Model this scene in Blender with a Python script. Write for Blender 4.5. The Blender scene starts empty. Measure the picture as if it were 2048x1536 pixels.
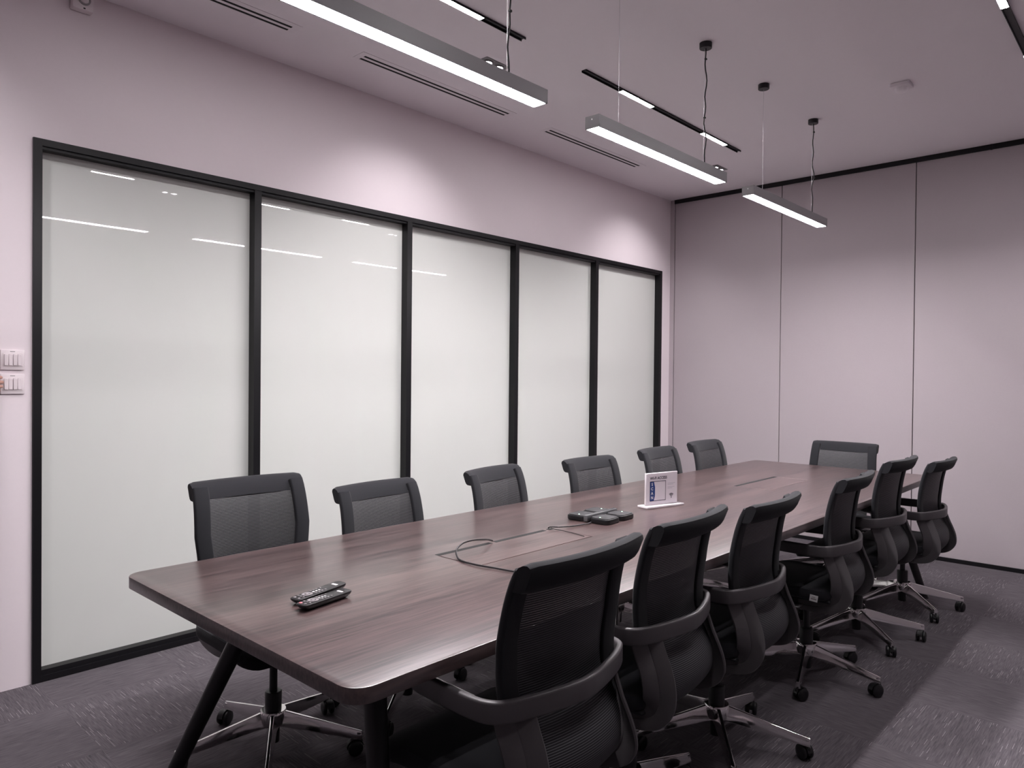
import bpy, bmesh, math, random
from mathutils import Vector, Matrix
random.seed(7)
PI = math.pi
SC = bpy.context.scene
COL = SC.collection

# ------------------------------------------------------------------ camera
YAW, PITCH, ROLL = -0.7451858, -0.0109570, 0.0095623
FPX = 1452.986
CAM = Vector((3.663493, 0.0, 1.361168))
fw = Vector((math.sin(YAW)*math.cos(PITCH), math.cos(YAW)*math.cos(PITCH), math.sin(PITCH)))
rt = Vector((math.cos(YAW), -math.sin(YAW), 0))
up = rt.cross(fw)
rt2 = math.cos(ROLL)*rt + math.sin(ROLL)*up
up2 = -math.sin(ROLL)*rt + math.cos(ROLL)*up
cd = bpy.data.cameras.new('camera')
cam = bpy.data.objects.new('camera', cd)
COL.objects.link(cam)
m = Matrix.Identity(4)
for i in range(3):
    m[i][0], m[i][1], m[i][2], m[i][3] = rt2[i], up2[i], -fw[i], CAM[i]
cam.matrix_world = m
cd.sensor_width = 36.0
cd.lens = FPX*36.0/2048.0
cd.clip_start = 0.02
SC.camera = cam

# ------------------------------------------------------------------ world, exposure
w = bpy.data.worlds.new('world')
SC.world = w
w.use_nodes = True
w.node_tree.nodes['Background'].inputs[0].default_value = (0.9, 0.86, 0.9, 1)
w.node_tree.nodes['Background'].inputs[1].default_value = 0.0
SC.view_settings.view_transform = 'Standard'
SC.view_settings.look = 'None'
SC.view_settings.gamma = 1.0
SC.view_settings.use_curve_mapping = False
SC.view_settings.exposure = 0.0
L_PENDANT, L_TRACK, L_SPOT = 205.0, 215.0, 28.0
LIGHT_TINT = (1.0, 0.955, 0.985)

# ------------------------------------------------------------------ materials
def nd(nt, kind, **kw):
    n = nt.nodes.new(kind)
    for k, v in kw.items():
        setattr(n, k, v)
    return n

def pmat(name, col, rough=0.5, metal=0.0, spec=0.5, coat=0.0, coat_rough=0.03, sheen=0.0):
    mt = bpy.data.materials.new(name)
    mt.use_nodes = True
    b = mt.node_tree.nodes['Principled BSDF']
    b.inputs['Base Color'].default_value = (*col, 1)
    b.inputs['Roughness'].default_value = rough
    b.inputs['Metallic'].default_value = metal
    b.inputs['Specular IOR Level'].default_value = spec
    b.inputs['Coat Weight'].default_value = coat
    b.inputs['Coat Roughness'].default_value = coat_rough
    b.inputs['Sheen Weight'].default_value = sheen
    return mt

def noisy(mt, scale, amount, detail=3, bump=0.0, vec=None):
    """small procedural variation of the base colour and an optional bump"""
    nt = mt.node_tree
    b = nt.nodes['Principled BSDF']
    col = tuple(b.inputs['Base Color'].default_value)
    tc = nd(nt, 'ShaderNodeTexCoord')
    mp = nd(nt, 'ShaderNodeMapping')
    mp.inputs['Scale'].default_value = vec or (1, 1, 1)
    nt.links.new(tc.outputs['Object'], mp.inputs[0])
    n = nd(nt, 'ShaderNodeTexNoise')
    n.inputs['Scale'].default_value = scale
    n.inputs['Detail'].default_value = detail
    nt.links.new(mp.outputs[0], n.inputs['Vector'])
    mx = nd(nt, 'ShaderNodeMix', data_type='RGBA')
    mx.inputs[6].default_value = tuple(c*(1-amount) for c in col[:3]) + (1,)
    mx.inputs[7].default_value = tuple(min(1, c*(1+amount)) for c in col[:3]) + (1,)
    nt.links.new(n.outputs['Fac'], mx.inputs[0])
    nt.links.new(mx.outputs[2], b.inputs['Base Color'])
    if bump:
        bp = nd(nt, 'ShaderNodeBump')
        bp.inputs['Strength'].default_value = bump
        bp.inputs['Distance'].default_value = 0.001
        nt.links.new(n.outputs['Fac'], bp.inputs['Height'])
        nt.links.new(bp.outputs[0], b.inputs['Normal'])
    return mt

def emat(name, col, strength):
    mt = bpy.data.materials.new(name)
    mt.use_nodes = True
    nt = mt.node_tree
    nt.nodes.clear()
    e = nd(nt, 'ShaderNodeEmission')
    e.inputs[0].default_value = (*col, 1)
    e.inputs[1].default_value = strength
    o = nd(nt, 'ShaderNodeOutputMaterial')
    nt.links.new(e.outputs[0], o.inputs[0])
    return mt

M = {}
M['wall'] = noisy(pmat('painted_wall', (0.83, 0.745, 0.775), 0.75, spec=0.25), 60, 0.012, bump=0.05)
M['ceiling'] = noisy(pmat('ceiling_paint', (0.88, 0.825, 0.86), 0.9, spec=0.1), 40, 0.01)
M['panel'] = noisy(pmat('partition_fabric', (0.455, 0.402, 0.424), 0.85, spec=0.2), 180, 0.03, bump=0.05)
M['joint'] = pmat('panel_joint', (0.10, 0.085, 0.095), 0.7)
M['black_metal'] = noisy(pmat('black_powder_coat', (0.018, 0.016, 0.019), 0.42, spec=0.4), 300, 0.1)
M['frame'] = noisy(pmat('black_aluminium', (0.007, 0.0065, 0.008), 0.42, spec=0.3), 200, 0.1)
M['frost'] = noisy(pmat('frosted_glass', (0.67, 0.683, 0.650), 0.55, spec=0.3, coat=1.0, coat_rough=0.0), 1.2, 0.02)
M['lamp_body'] = noisy(pmat('lamp_housing_grey', (0.20, 0.185, 0.195), 0.4, spec=0.5), 200, 0.04)
M['lamp_on'] = emat('lamp_diffuser', LIGHT_TINT, L_PENDANT)
M['track_on'] = emat('track_diffuser', LIGHT_TINT, L_TRACK)
M['spot_on'] = emat('spot_lens', LIGHT_TINT, 40)
M['vent_black'] = pmat('vent_shadow', (0.008, 0.008, 0.008), 0.9)
M['vent_white'] = noisy(pmat('vent_enamel', (0.86, 0.805, 0.84), 0.8, spec=0.15), 100, 0.01)
M['white_plastic'] = noisy(pmat('white_plastic', (0.78, 0.70, 0.72), 0.4), 150, 0.01)
M['grey_plastic'] = noisy(pmat('grey_plastic', (0.30, 0.27, 0.28), 0.5), 150, 0.03)
M['steel_wire'] = pmat('steel_wire', (0.6, 0.58, 0.6), 0.35, 1.0)
M['chair_plastic'] = noisy(pmat('charcoal_plastic', (0.080, 0.073, 0.077), 0.42, spec=0.5), 250, 0.06, bump=0.04)
M['chair_fabric'] = noisy(pmat('black_fabric', (0.015, 0.015, 0.018), 0.85, spec=0.2, sheen=0.1), 700, 0.25, bump=0.15)
M['chair_black'] = noisy(pmat('black_nylon', (0.010, 0.010, 0.012), 0.45), 200, 0.1)
M['chrome'] = noisy(pmat('polished_aluminium', (0.80, 0.78, 0.78), 0.09, 1.0), 30, 0.03)
M['caster'] = noisy(pmat('caster_nylon', (0.008, 0.008, 0.009), 0.38), 200, 0.1)
M['tag'] = pmat('care_label', (0.7, 0.7, 0.7), 0.7)
M['remote'] = noisy(pmat('remote_black', (0.014, 0.013, 0.014), 0.36), 300, 0.1)
M['button'] = noisy(pmat('button_rubber', (0.22, 0.20, 0.21), 0.35), 300, 0.05)
M['button_red'] = noisy(pmat('button_red', (0.62, 0.14, 0.18), 0.4), 300, 0.05)
M['print_white'] = noisy(pmat('print_white', (0.75, 0.73, 0.74), 0.5), 300, 0.02)
M['phone_top'] = noisy(pmat('speakerphone_fabric', (0.022, 0.021, 0.023), 0.6), 900, 0.3, bump=0.2)
M['phone_body'] = noisy(pmat('speakerphone_plastic', (0.007, 0.007, 0.008), 0.35), 200, 0.1)
M['phone_gloss'] = noisy(pmat('speakerphone_gloss_bar', (0.10, 0.10, 0.105), 0.12, spec=0.8), 200, 0.05)
M['led'] = emat('status_led', (0.75, 1.0, 0.85), 2.5)
M['cable'] = noisy(pmat('black_cable', (0.012, 0.010, 0.012), 0.45), 200, 0.1)
M['card'] = noisy(pmat('sign_card', (0.76, 0.70, 0.75), 0.4, coat=0.6), 200, 0.01)
M['acrylic'] = noisy(pmat('acrylic_edge', (0.80, 0.74, 0.77), 0.12, coat=0.8), 100, 0.01)
M['ink'] = pmat('sign_ink', (0.015, 0.014, 0.03), 0.5)
M['ink_light'] = pmat('sign_ink_light', (0.50, 0.46, 0.52), 0.5)
M['blue'] = pmat('sign_blue', (0.012, 0.045, 0.20), 0.5)
M['flap_edge'] = noisy(pmat('flap_edge_aluminium', (0.42, 0.36, 0.36), 0.35, 0.6), 100, 0.05)
M['skin'] = noisy(pmat('skin', (0.52, 0.30, 0.24), 0.5), 60, 0.06)
M['shirt'] = noisy(pmat('shirt_cloth', (0.06, 0.07, 0.12), 0.85), 200, 0.1)
M['trousers'] = noisy(pmat('trouser_cloth', (0.02, 0.02, 0.024), 0.85), 200, 0.1)
M['hair'] = noisy(pmat('hair', (0.012, 0.009, 0.008), 0.5), 200, 0.3)

def wood_material():
    mt = pmat('dark_walnut_laminate', (0.05, 0.03, 0.03), 0.28, spec=1.0)
    nt = mt.node_tree
    b = nt.nodes['Principled BSDF']
    tc = nd(nt, 'ShaderNodeTexCoord')
    mp = nd(nt, 'ShaderNodeMapping')
    mp.inputs['Scale'].default_value = (130, 5, 60)
    nt.links.new(tc.outputs['Object'], mp.inputs[0])
    n = nd(nt, 'ShaderNodeTexNoise')
    n.inputs['Scale'].default_value = 1.0
    n.inputs['Detail'].default_value = 5
    n.inputs['Roughness'].default_value = 0.6
    nt.links.new(mp.outputs[0], n.inputs['Vector'])
    mp2 = nd(nt, 'ShaderNodeMapping')
    mp2.inputs['Scale'].default_value = (14, 0.9, 6)
    nt.links.new(tc.outputs['Object'], mp2.inputs[0])
    n2 = nd(nt, 'ShaderNodeTexNoise')
    n2.inputs['Scale'].default_value = 1.0
    n2.inputs['Detail'].default_value = 3
    nt.links.new(mp2.outputs[0], n2.inputs['Vector'])
    ad = nd(nt, 'ShaderNodeMath', operation='MULTIPLY_ADD')
    ad.inputs[1].default_value = 0.35
    nt.links.new(n2.outputs['Fac'], ad.inputs[0])
    sc = nd(nt, 'ShaderNodeMath', operation='MULTIPLY')
    sc.inputs[1].default_value = 0.65
    nt.links.new(n.outputs['Fac'], sc.inputs[0])
    nt.links.new(sc.outputs[0], ad.inputs[2])
    r = nd(nt, 'ShaderNodeValToRGB')
    r.color_ramp.elements[0].position = 0.36
    r.color_ramp.elements[0].color = (0.020, 0.011, 0.0115, 1)
    r.color_ramp.elements[1].position = 0.64
    r.color_ramp.elements[1].color = (0.120, 0.077, 0.074, 1)
    nt.links.new(ad.outputs[0], r.inputs[0])
    nt.links.new(r.outputs[0], b.inputs['Base Color'])
    return mt
M['wood'] = wood_material()
M['wood'].node_tree.nodes['Principled BSDF'].inputs['IOR'].default_value = 1.54
M['dark_wall'] = noisy(pmat('dark_wall_covering', (0.24, 0.21, 0.225), 0.8), 80, 0.05)

def carpet_material():
    """quarter-turned carpet tiles: fine stripes plus sparse light yarn dashes"""
    mt = pmat('carpet_tiles', (0.1, 0.09, 0.1), 0.95, spec=0.15)
    nt = mt.node_tree
    b = nt.nodes['Principled BSDF']
    L = nt.links.new
    tc = nd(nt, 'ShaderNodeTexCoord')
    sx = nd(nt, 'ShaderNodeSeparateXYZ')
    L(tc.outputs['Object'], sx.inputs[0])
    def mth(op, a, b_=None, c=None):
        n = nd(nt, 'ShaderNodeMath', operation=op)
        for i, v in enumerate((a, b_, c)):
            if v is None:
                continue
            if isinstance(v, (int, float)):
                n.inputs[i].default_value = v
            else:
                L(v, n.inputs[i])
        return n.outputs[0]
    T = 0.5
    ix = mth('FLOOR', mth('DIVIDE', mth('ADD', sx.outputs[0], 0.17), T))
    iy = mth('FLOOR', mth('DIVIDE', mth('ADD', sx.outputs[1], 0.08), T))
    par = mth('MODULO', mth('ADD', mth('ADD', ix, iy), 40), 2.0)
    def lerp(a, b_):
        return mth('ADD', mth('MULTIPLY', a, mth('SUBTRACT', 1.0, par)), mth('MULTIPLY', b_, par))
    u = lerp(sx.outputs[0], sx.outputs[1])      # across the stripes
    v = lerp(sx.outputs[1], sx.outputs[0])      # along the stripes
    tid = mth('ADD', mth('MULTIPLY', ix, 7.31), mth('MULTIPLY', iy, 3.77))
    cb = nd(nt, 'ShaderNodeCombineXYZ')
    L(mth('MULTIPLY', u, 300.0), cb.inputs[0])
    L(mth('MULTIPLY', v, 16.0), cb.inputs[1])
    L(tid, cb.inputs[2])
    n1 = nd(nt, 'ShaderNodeTexNoise')
    n1.inputs['Scale'].default_value = 1.0
    n1.inputs['Detail'].default_value = 4
    L(cb.outputs[0], n1.inputs['Vector'])
    r1 = nd(nt, 'ShaderNodeValToRGB')
    r1.color_ramp.elements[0].position = 0.30
    r1.color_ramp.elements[0].color = (0.085, 0.075, 0.085, 1)
    r1.color_ramp.elements[1].position = 0.72
    r1.color_ramp.elements[1].color = (0.170, 0.151, 0.166, 1)
    L(n1.outputs['Fac'], r1.inputs[0])
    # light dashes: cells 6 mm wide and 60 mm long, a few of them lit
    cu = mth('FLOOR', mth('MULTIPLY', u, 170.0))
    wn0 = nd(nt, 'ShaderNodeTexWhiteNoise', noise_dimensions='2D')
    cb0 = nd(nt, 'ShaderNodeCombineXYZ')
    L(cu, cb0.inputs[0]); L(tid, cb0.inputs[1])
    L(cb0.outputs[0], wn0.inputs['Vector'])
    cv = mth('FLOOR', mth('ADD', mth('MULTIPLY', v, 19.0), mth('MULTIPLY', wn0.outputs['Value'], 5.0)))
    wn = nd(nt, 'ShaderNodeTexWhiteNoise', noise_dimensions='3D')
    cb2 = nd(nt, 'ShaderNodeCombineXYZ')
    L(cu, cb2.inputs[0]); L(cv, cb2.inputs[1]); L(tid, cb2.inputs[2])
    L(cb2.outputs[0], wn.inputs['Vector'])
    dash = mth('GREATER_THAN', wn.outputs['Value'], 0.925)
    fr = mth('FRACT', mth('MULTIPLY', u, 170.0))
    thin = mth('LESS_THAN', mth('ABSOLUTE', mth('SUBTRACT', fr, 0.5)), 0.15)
    side = mth('GREATER_THAN', sx.outputs[0], 1.83)      # view-dependent yarn sheen put into the colour: dashes swap tiles on the open side
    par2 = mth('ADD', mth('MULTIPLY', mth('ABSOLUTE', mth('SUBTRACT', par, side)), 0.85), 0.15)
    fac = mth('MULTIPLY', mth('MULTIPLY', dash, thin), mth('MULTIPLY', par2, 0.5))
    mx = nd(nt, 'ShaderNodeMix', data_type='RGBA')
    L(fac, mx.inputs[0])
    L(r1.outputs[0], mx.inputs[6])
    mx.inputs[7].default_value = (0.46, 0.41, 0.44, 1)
    # slow tonal patches
    n3 = nd(nt, 'ShaderNodeTexNoise')
    n3.inputs['Scale'].default_value = 2.2
    L(tc.outputs['Object'], n3.inputs['Vector'])
    mx2 = nd(nt, 'ShaderNodeMix', data_type='RGBA', blend_type='MULTIPLY')
    mx2.inputs[0].default_value = 0.25
    L(mx.outputs[2], mx2.inputs[6])
    L(n3.outputs['Fac'], mx2.inputs[7])
    L(mx2.outputs[2], b.inputs['Base Color'])
    bp = nd(nt, 'ShaderNodeBump')
    bp.inputs['Strength'].default_value = 0.4
    bp.inputs['Distance'].default_value = 0.002
    L(n1.outputs['Fac'], bp.inputs['Height'])
    L(bp.outputs[0], b.inputs['Normal'])
    return mt
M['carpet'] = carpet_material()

def mesh_fabric_material():
    """woven chair mesh: horizontal threads with open gaps between them (v of the UV map is metres)"""
    mt = pmat('chair_mesh', (0.050, 0.049, 0.054), 0.6, spec=0.4)
    nt = mt.node_tree
    L = nt.links.new
    b = nt.nodes['Principled BSDF']
    out = nt.nodes['Material Output']
    uv = nd(nt, 'ShaderNodeUVMap')
    sx = nd(nt, 'ShaderNodeSeparateXYZ')
    L(uv.outputs[0], sx.inputs[0])
    def wave(sock, per):
        a = nd(nt, 'ShaderNodeMath', operation='DIVIDE'); a.inputs[1].default_value = per
        L(sock, a.inputs[0])
        f = nd(nt, 'ShaderNodeMath', operation='FRACT')
        L(a.outputs[0], f.inputs[0])
        return f.outputs[0]
    fv = wave(sx.outputs[1], 0.0054)
    thread = nd(nt, 'ShaderNodeMath', operation='LESS_THAN'); thread.inputs[1].default_value = 0.975
    L(fv, thread.inputs[0])
    fu = wave(sx.outputs[0], 0.0042)
    warp = nd(nt, 'ShaderNodeMath', operation='LESS_THAN'); warp.inputs[1].default_value = 0.40
    L(fu, warp.inputs[0])
    mxm = nd(nt, 'ShaderNodeMath', operation='MAXIMUM')
    L(thread.outputs[0], mxm.inputs[0]); L(warp.outputs[0], mxm.inputs[1])
    lit = nd(nt, 'ShaderNodeMath', operation='LESS_THAN'); lit.inputs[1].default_value = 0.36  # highlights on the threads, painted as a lighter colour band
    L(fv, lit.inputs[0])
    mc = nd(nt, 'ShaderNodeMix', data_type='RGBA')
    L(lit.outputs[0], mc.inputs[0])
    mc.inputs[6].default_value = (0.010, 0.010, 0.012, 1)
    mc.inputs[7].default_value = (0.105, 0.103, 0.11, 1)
    L(mc.outputs[2], b.inputs['Base Color'])
    tr = nd(nt, 'ShaderNodeBsdfTransparent')
    ms = nd(nt, 'ShaderNodeMixShader')
    L(mxm.outputs[0], ms.inputs[0])
    L(tr.outputs[0], ms.inputs[1])
    L(b.outputs[0], ms.inputs[2])
    L(ms.outputs[0], out.inputs[0])
    return mt
M['mesh'] = mesh_fabric_material()

# ------------------------------------------------------------------ mesh helpers
def NB():
    return bmesh.new()

def obj(name, bm, mt, parent=None, smooth=True, angle=40):
    me = bpy.data.meshes.new(name)
    bmesh.ops.recalc_face_normals(bm, faces=bm.faces)
    bm.to_mesh(me)
    bm.free()
    me.materials.append(M[mt])
    if smooth:
        me.polygons.foreach_set('use_smooth', [True]*len(me.polygons))
        try:
            me.set_sharp_from_angle(angle=math.radians(angle))
        except Exception:
            pass
    o = bpy.data.objects.new(name, me)
    COL.objects.link(o)
    if parent:
        o.parent = parent
    return o

def thing(name, label, cat, loc=(0, 0, 0), rz=0.0, group=None):
    o = bpy.data.objects.new(name, None)
    COL.objects.link(o)
    o.empty_display_size = 0.1
    o.location = loc
    o.rotation_euler = (0, 0, rz)
    return tag(o, label, cat, group)

def tag(o, label, cat, group=None):
    o['label'] = label
    o['category'] = cat
    if group:
        o['group'] = group
    return o

def struct(name, bm, mt, parent=None, label=None):
    o = obj(name, bm, mt, parent, smooth=False)
    if parent is None:
        o['kind'] = 'structure'
    if label:
        o['label'] = label
    return o

def box(bm, x0, x1, y0, y1, z0, z1, mtx=None):
    vs = [Vector((x, y, z)) for x in (x0, x1) for y in (y0, y1) for z in (z0, z1)]
    if mtx:
        vs = [mtx @ v for v in vs]
    v = [bm.verts.new(p) for p in vs]
    for f in ((0, 1, 3, 2), (4, 6, 7, 5), (0, 4, 5, 1), (2, 3, 7, 6), (0, 2, 6, 4), (1, 5, 7, 3)):
        bm.faces.new([v[i] for i in f])

def rbox(bm, x0, x1, y0, y1, z0, z1, r=0.003, seg=2, mtx=None):
    """box with rounded edges"""
    t = bmesh.new()
    box(t, x0, x1, y0, y1, z0, z1)
    bmesh.ops.bevel(t, geom=t.edges[:], offset=r, segments=seg, profile=0.5, affect='EDGES')
    join(bm, t, mtx)

def join(bm, t, mtx=None):
    mp = {}
    for v in t.verts:
        mp[v] = bm.verts.new(mtx @ v.co if mtx else v.co)
    for f in t.faces:
        try:
            bm.faces.new([mp[v] for v in f.verts])
        except ValueError:
            pass
    t.free()

def rrect(x0, x1, y0, y1, r, n=6):
    pts = []
    for cx, cy, a0 in ((x1-r, y1-r, 0), (x0+r, y1-r, PI/2), (x0+r, y0+r, PI), (x1-r, y0+r, 1.5*PI)):
        for k in range(n+1):
            a = a0 + k*PI/2/n
            pts.append((cx+r*math.cos(a), cy+r*math.sin(a)))
    return pts

def rprism(bm, x0, x1, y0, y1, z0, z1, rc, re=0.0, n=6, mtx=None):
    """rounded-corner slab with softened top and bottom edges"""
    t = bmesh.new()
    lay = [(z0, re), (z0+re*0.3, re*0.3), (z0+re, 0), (z1-re, 0), (z1-re*0.3, re*0.3), (z1, re)] if re else [(z0, 0), (z1, 0)]
    rings = []
    for z, d in lay:
        pr = rrect(x0+d, x1-d, y0+d, y1-d, max(rc-d, 0.0005), n)
        rings.append([t.verts.new((x, y, z)) for x, y in pr])
    k = len(rings[0])
    for a, b in zip(rings, rings[1:]):
        for i in range(k):
            t.faces.new([a[i], a[(i+1) % k], b[(i+1) % k], b[i]])
    t.faces.new(rings[0][::-1])
    t.faces.new(rings[-1])
    join(bm, t, mtx)

def lathe(bm, prof, n=24, mtx=None):
    """prof: (r, z) from bottom to top, axis z"""
    t = bmesh.new()
    rings = []
    for r, z in prof:
        if r < 1e-6:
            rings.append([t.verts.new((0, 0, z))])
        else:
            rings.append([t.verts.new((r*math.cos(2*PI*i/n), r*math.sin(2*PI*i/n), z)) for i in range(n)])
    for a, b in zip(rings, rings[1:]):
        for i in range(n):
            j = (i+1) % n
            q = [a[i % len(a)], a[j % len(a)], b[j % len(b)], b[i % len(b)]]
            q2 = []
            for v in q:
                if v not in q2:
                    q2.append(v)
            if len(q2) > 2:
                t.faces.new(q2)
    if len(rings[0]) > 1:
        t.faces.new(rings[0][::-1])
    if len(rings[-1]) > 1:
        t.faces.new(rings[-1])
    join(bm, t, mtx)

def crom(pts, sub):
    """Catmull-Rom through points"""
    P = [Vector(p) for p in pts]
    out = []
    for i in range(len(P)-1):
        p0 = P[i-1] if i else P[0]*2-P[1]
        p1, p2 = P[i], P[i+1]
        p3 = P[i+2] if i+2 < len(P) else P[-1]*2-P[-2]
        for k in range(sub):
            t = k/sub
            out.append(0.5*((2*p1)+(p2-p0)*t+(2*p0-5*p1+4*p2-p3)*t*t+(3*p1-p0-3*p2+p3)*t**3))
    out.append(P[-1])
    return out

def sweep(bm, pts, section, sides, scales=None, cap=True):
    """section points (a along side, b along normal) swept along pts; sides: one vector or a list"""
    n = len(pts)
    rings = []
    for i, p in enumerate(pts):
        T = (pts[min(i+1, n-1)]-pts[max(i-1, 0)]).normalized()
        S = Vector(sides[i] if isinstance(sides, list) else sides)
        S = (S - T*S.dot(T)).normalized()
        N = T.cross(S)
        sa, sb = scales[i] if scales else (1, 1)
        rings.append([bm.verts.new(p+S*a*sa+N*b*sb) for a, b in section])
    k = len(section)
    for a, b in zip(rings, rings[1:]):
        for i in range(k):
            bm.faces.new([a[i], a[(i+1) % k], b[(i+1) % k], b[i]])
    if cap:
        bm.faces.new(rings[0][::-1])
        bm.faces.new(rings[-1])

def circ(r, n=10):
    return [(r*math.cos(2*PI*i/n), r*math.sin(2*PI*i/n)) for i in range(n)]

def tube(bm, pts, r, n=10, radii=None):
    P = [Vector(p) for p in pts]
    d = (P[-1]-P[0]).normalized()
    s = Vector((0, 0, 1)) if abs(d.z) < 0.9 else Vector((1, 0, 0))
    sweep(bm, P, circ(1.0, n), s, [(q, q) for q in radii] if radii else [(r, r)]*len(P))

def rsec(w, h, r=0.003, n=3):
    return rrect(-w/2, w/2, -h/2, h/2, r, n)

def text_bm(txt, size, bold=False):
    """mesh of a line of text lying in xy, centred"""
    cu = bpy.data.curves.new('lettering', 'FONT')
    cu.body = txt
    cu.size = size
    cu.align_x = 'CENTER'
    cu.align_y = 'CENTER'
    cu.extrude = 0.0001
    if bold:
        cu.offset = size*0.025
    o = bpy.data.objects.new('lettering', cu)
    COL.objects.link(o)
    dg = bpy.context.evaluated_depsgraph_get()
    me = bpy.data.meshes.new_from_object(o.evaluated_get(dg))
    bm = bmesh.new()
    bm.from_mesh(me)
    bpy.data.objects.remove(o)
    bpy.data.meshes.remove(me)
    bpy.data.curves.remove(cu)
    return bm

# ------------------------------------------------------------------ setting
H = 3.070            # ceiling
YB = 6.2196          # back wall
XR, YF = 5.4, -1.6   # unseen right wall and the wall behind the camera
WY0, WY1, WZ = 0.9037, 6.0534, 2.3723   # glass wall opening
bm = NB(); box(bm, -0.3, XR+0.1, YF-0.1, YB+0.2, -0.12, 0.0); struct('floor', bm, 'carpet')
bm = NB(); box(bm, -0.3, XR+0.1, YF-0.1, YB+0.2, H, H+0.12); struct('ceiling', bm, 'ceiling')
bm = NB()
box(bm, -0.16, 0, YF, WY0, 0, H)
box(bm, -0.16, 0, WY1, YB+0.1, 0, H)
box(bm, -0.16, 0, WY0, WY1, WZ, H)
struct('wall_left', bm, 'wall')
bm = NB(); box(bm, XR, XR+0.1, YF, YB, 0, H); struct('wall_right', bm, 'dark_wall')
bm = NB(); box(bm, 0, XR, YF-0.1, YF, 0, H); struct('wall_front', bm, 'dark_wall')
# back wall: movable partition panels hung from a dark ceiling rail
bm = NB(); box(bm, -0.16, XR+0.1, YB+0.07, YB+0.17, 0, H)
wb = struct('wall_back', bm, 'joint')
xs = [0.047, 1.090, 2.1364, 3.182, 4.228, 5.274, XR]
for a, b in zip(xs, xs[1:]):
    bm = NB(); rbox(bm, a+0.003, b-0.003, YB, YB+0.07, 0.0, 3.034, 0.002, 1)
    struct('panel', bm, 'panel', wb)
bm = NB(); box(bm, 0, 0.044, YB-0.006, YB+0.07, 0, H)
struct('jamb', bm, 'panel', wb)
bm = NB(); box(bm, 0.044, XR, YB-0.012, YB+0.08, 3.033, H-0.0005)
box(bm, 2.62, 2.632, YB-0.016, YB, 3.030, H-0.0005)
struct('trim_1', bm, 'frame')
bm = NB(); rbox(bm, 0.045, XR, YB-0.012, YB-0.0005, 0.0, 0.031, 0.002, 1); struct('baseboard_back', bm, 'frame')

# glass wall
FX0, FX1 = -0.10, 0.012
bm = NB()
box(bm, FX0, FX1, WY0, WY0+0.034, 0, WZ)
box(bm, FX0, FX1, WY1-0.038, WY1, 0, WZ)
box(bm, FX0, FX1, WY0+0.034, WY1-0.038, WZ-0.030, WZ)
box(bm, FX0, 0.004, WY0+0.034, WY1-0.038, WZ-0.043, WZ-0.030)
box(bm, FX0, FX1, WY0+0.034, WY1-0.038, 0.0, 0.027)
box(bm, FX0, 0.002, WY0+0.034, WY1-0.038, 0.027, 0.050)
MUL = [1.9405, 2.9815, 4.007, 5.011]
for y in MUL:
    box(bm, FX0, FX1-0.001, y-0.0195, y+0.0195, 0.0, WZ-0.030)
win = struct('window_1', bm, 'frame')
ys = [WY0+0.034] + MUL + [WY1-0.038]
for i in range(5):
    a = ys[i] + (0.0195 if i else 0)
    b = ys[i+1] - (0.0195 if i < 4 else 0)
    bm = NB(); box(bm, -0.058, -0.046, a-0.004, b+0.004, 0.046, WZ-0.040)
    struct('pane', bm, 'frost', win)

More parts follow.
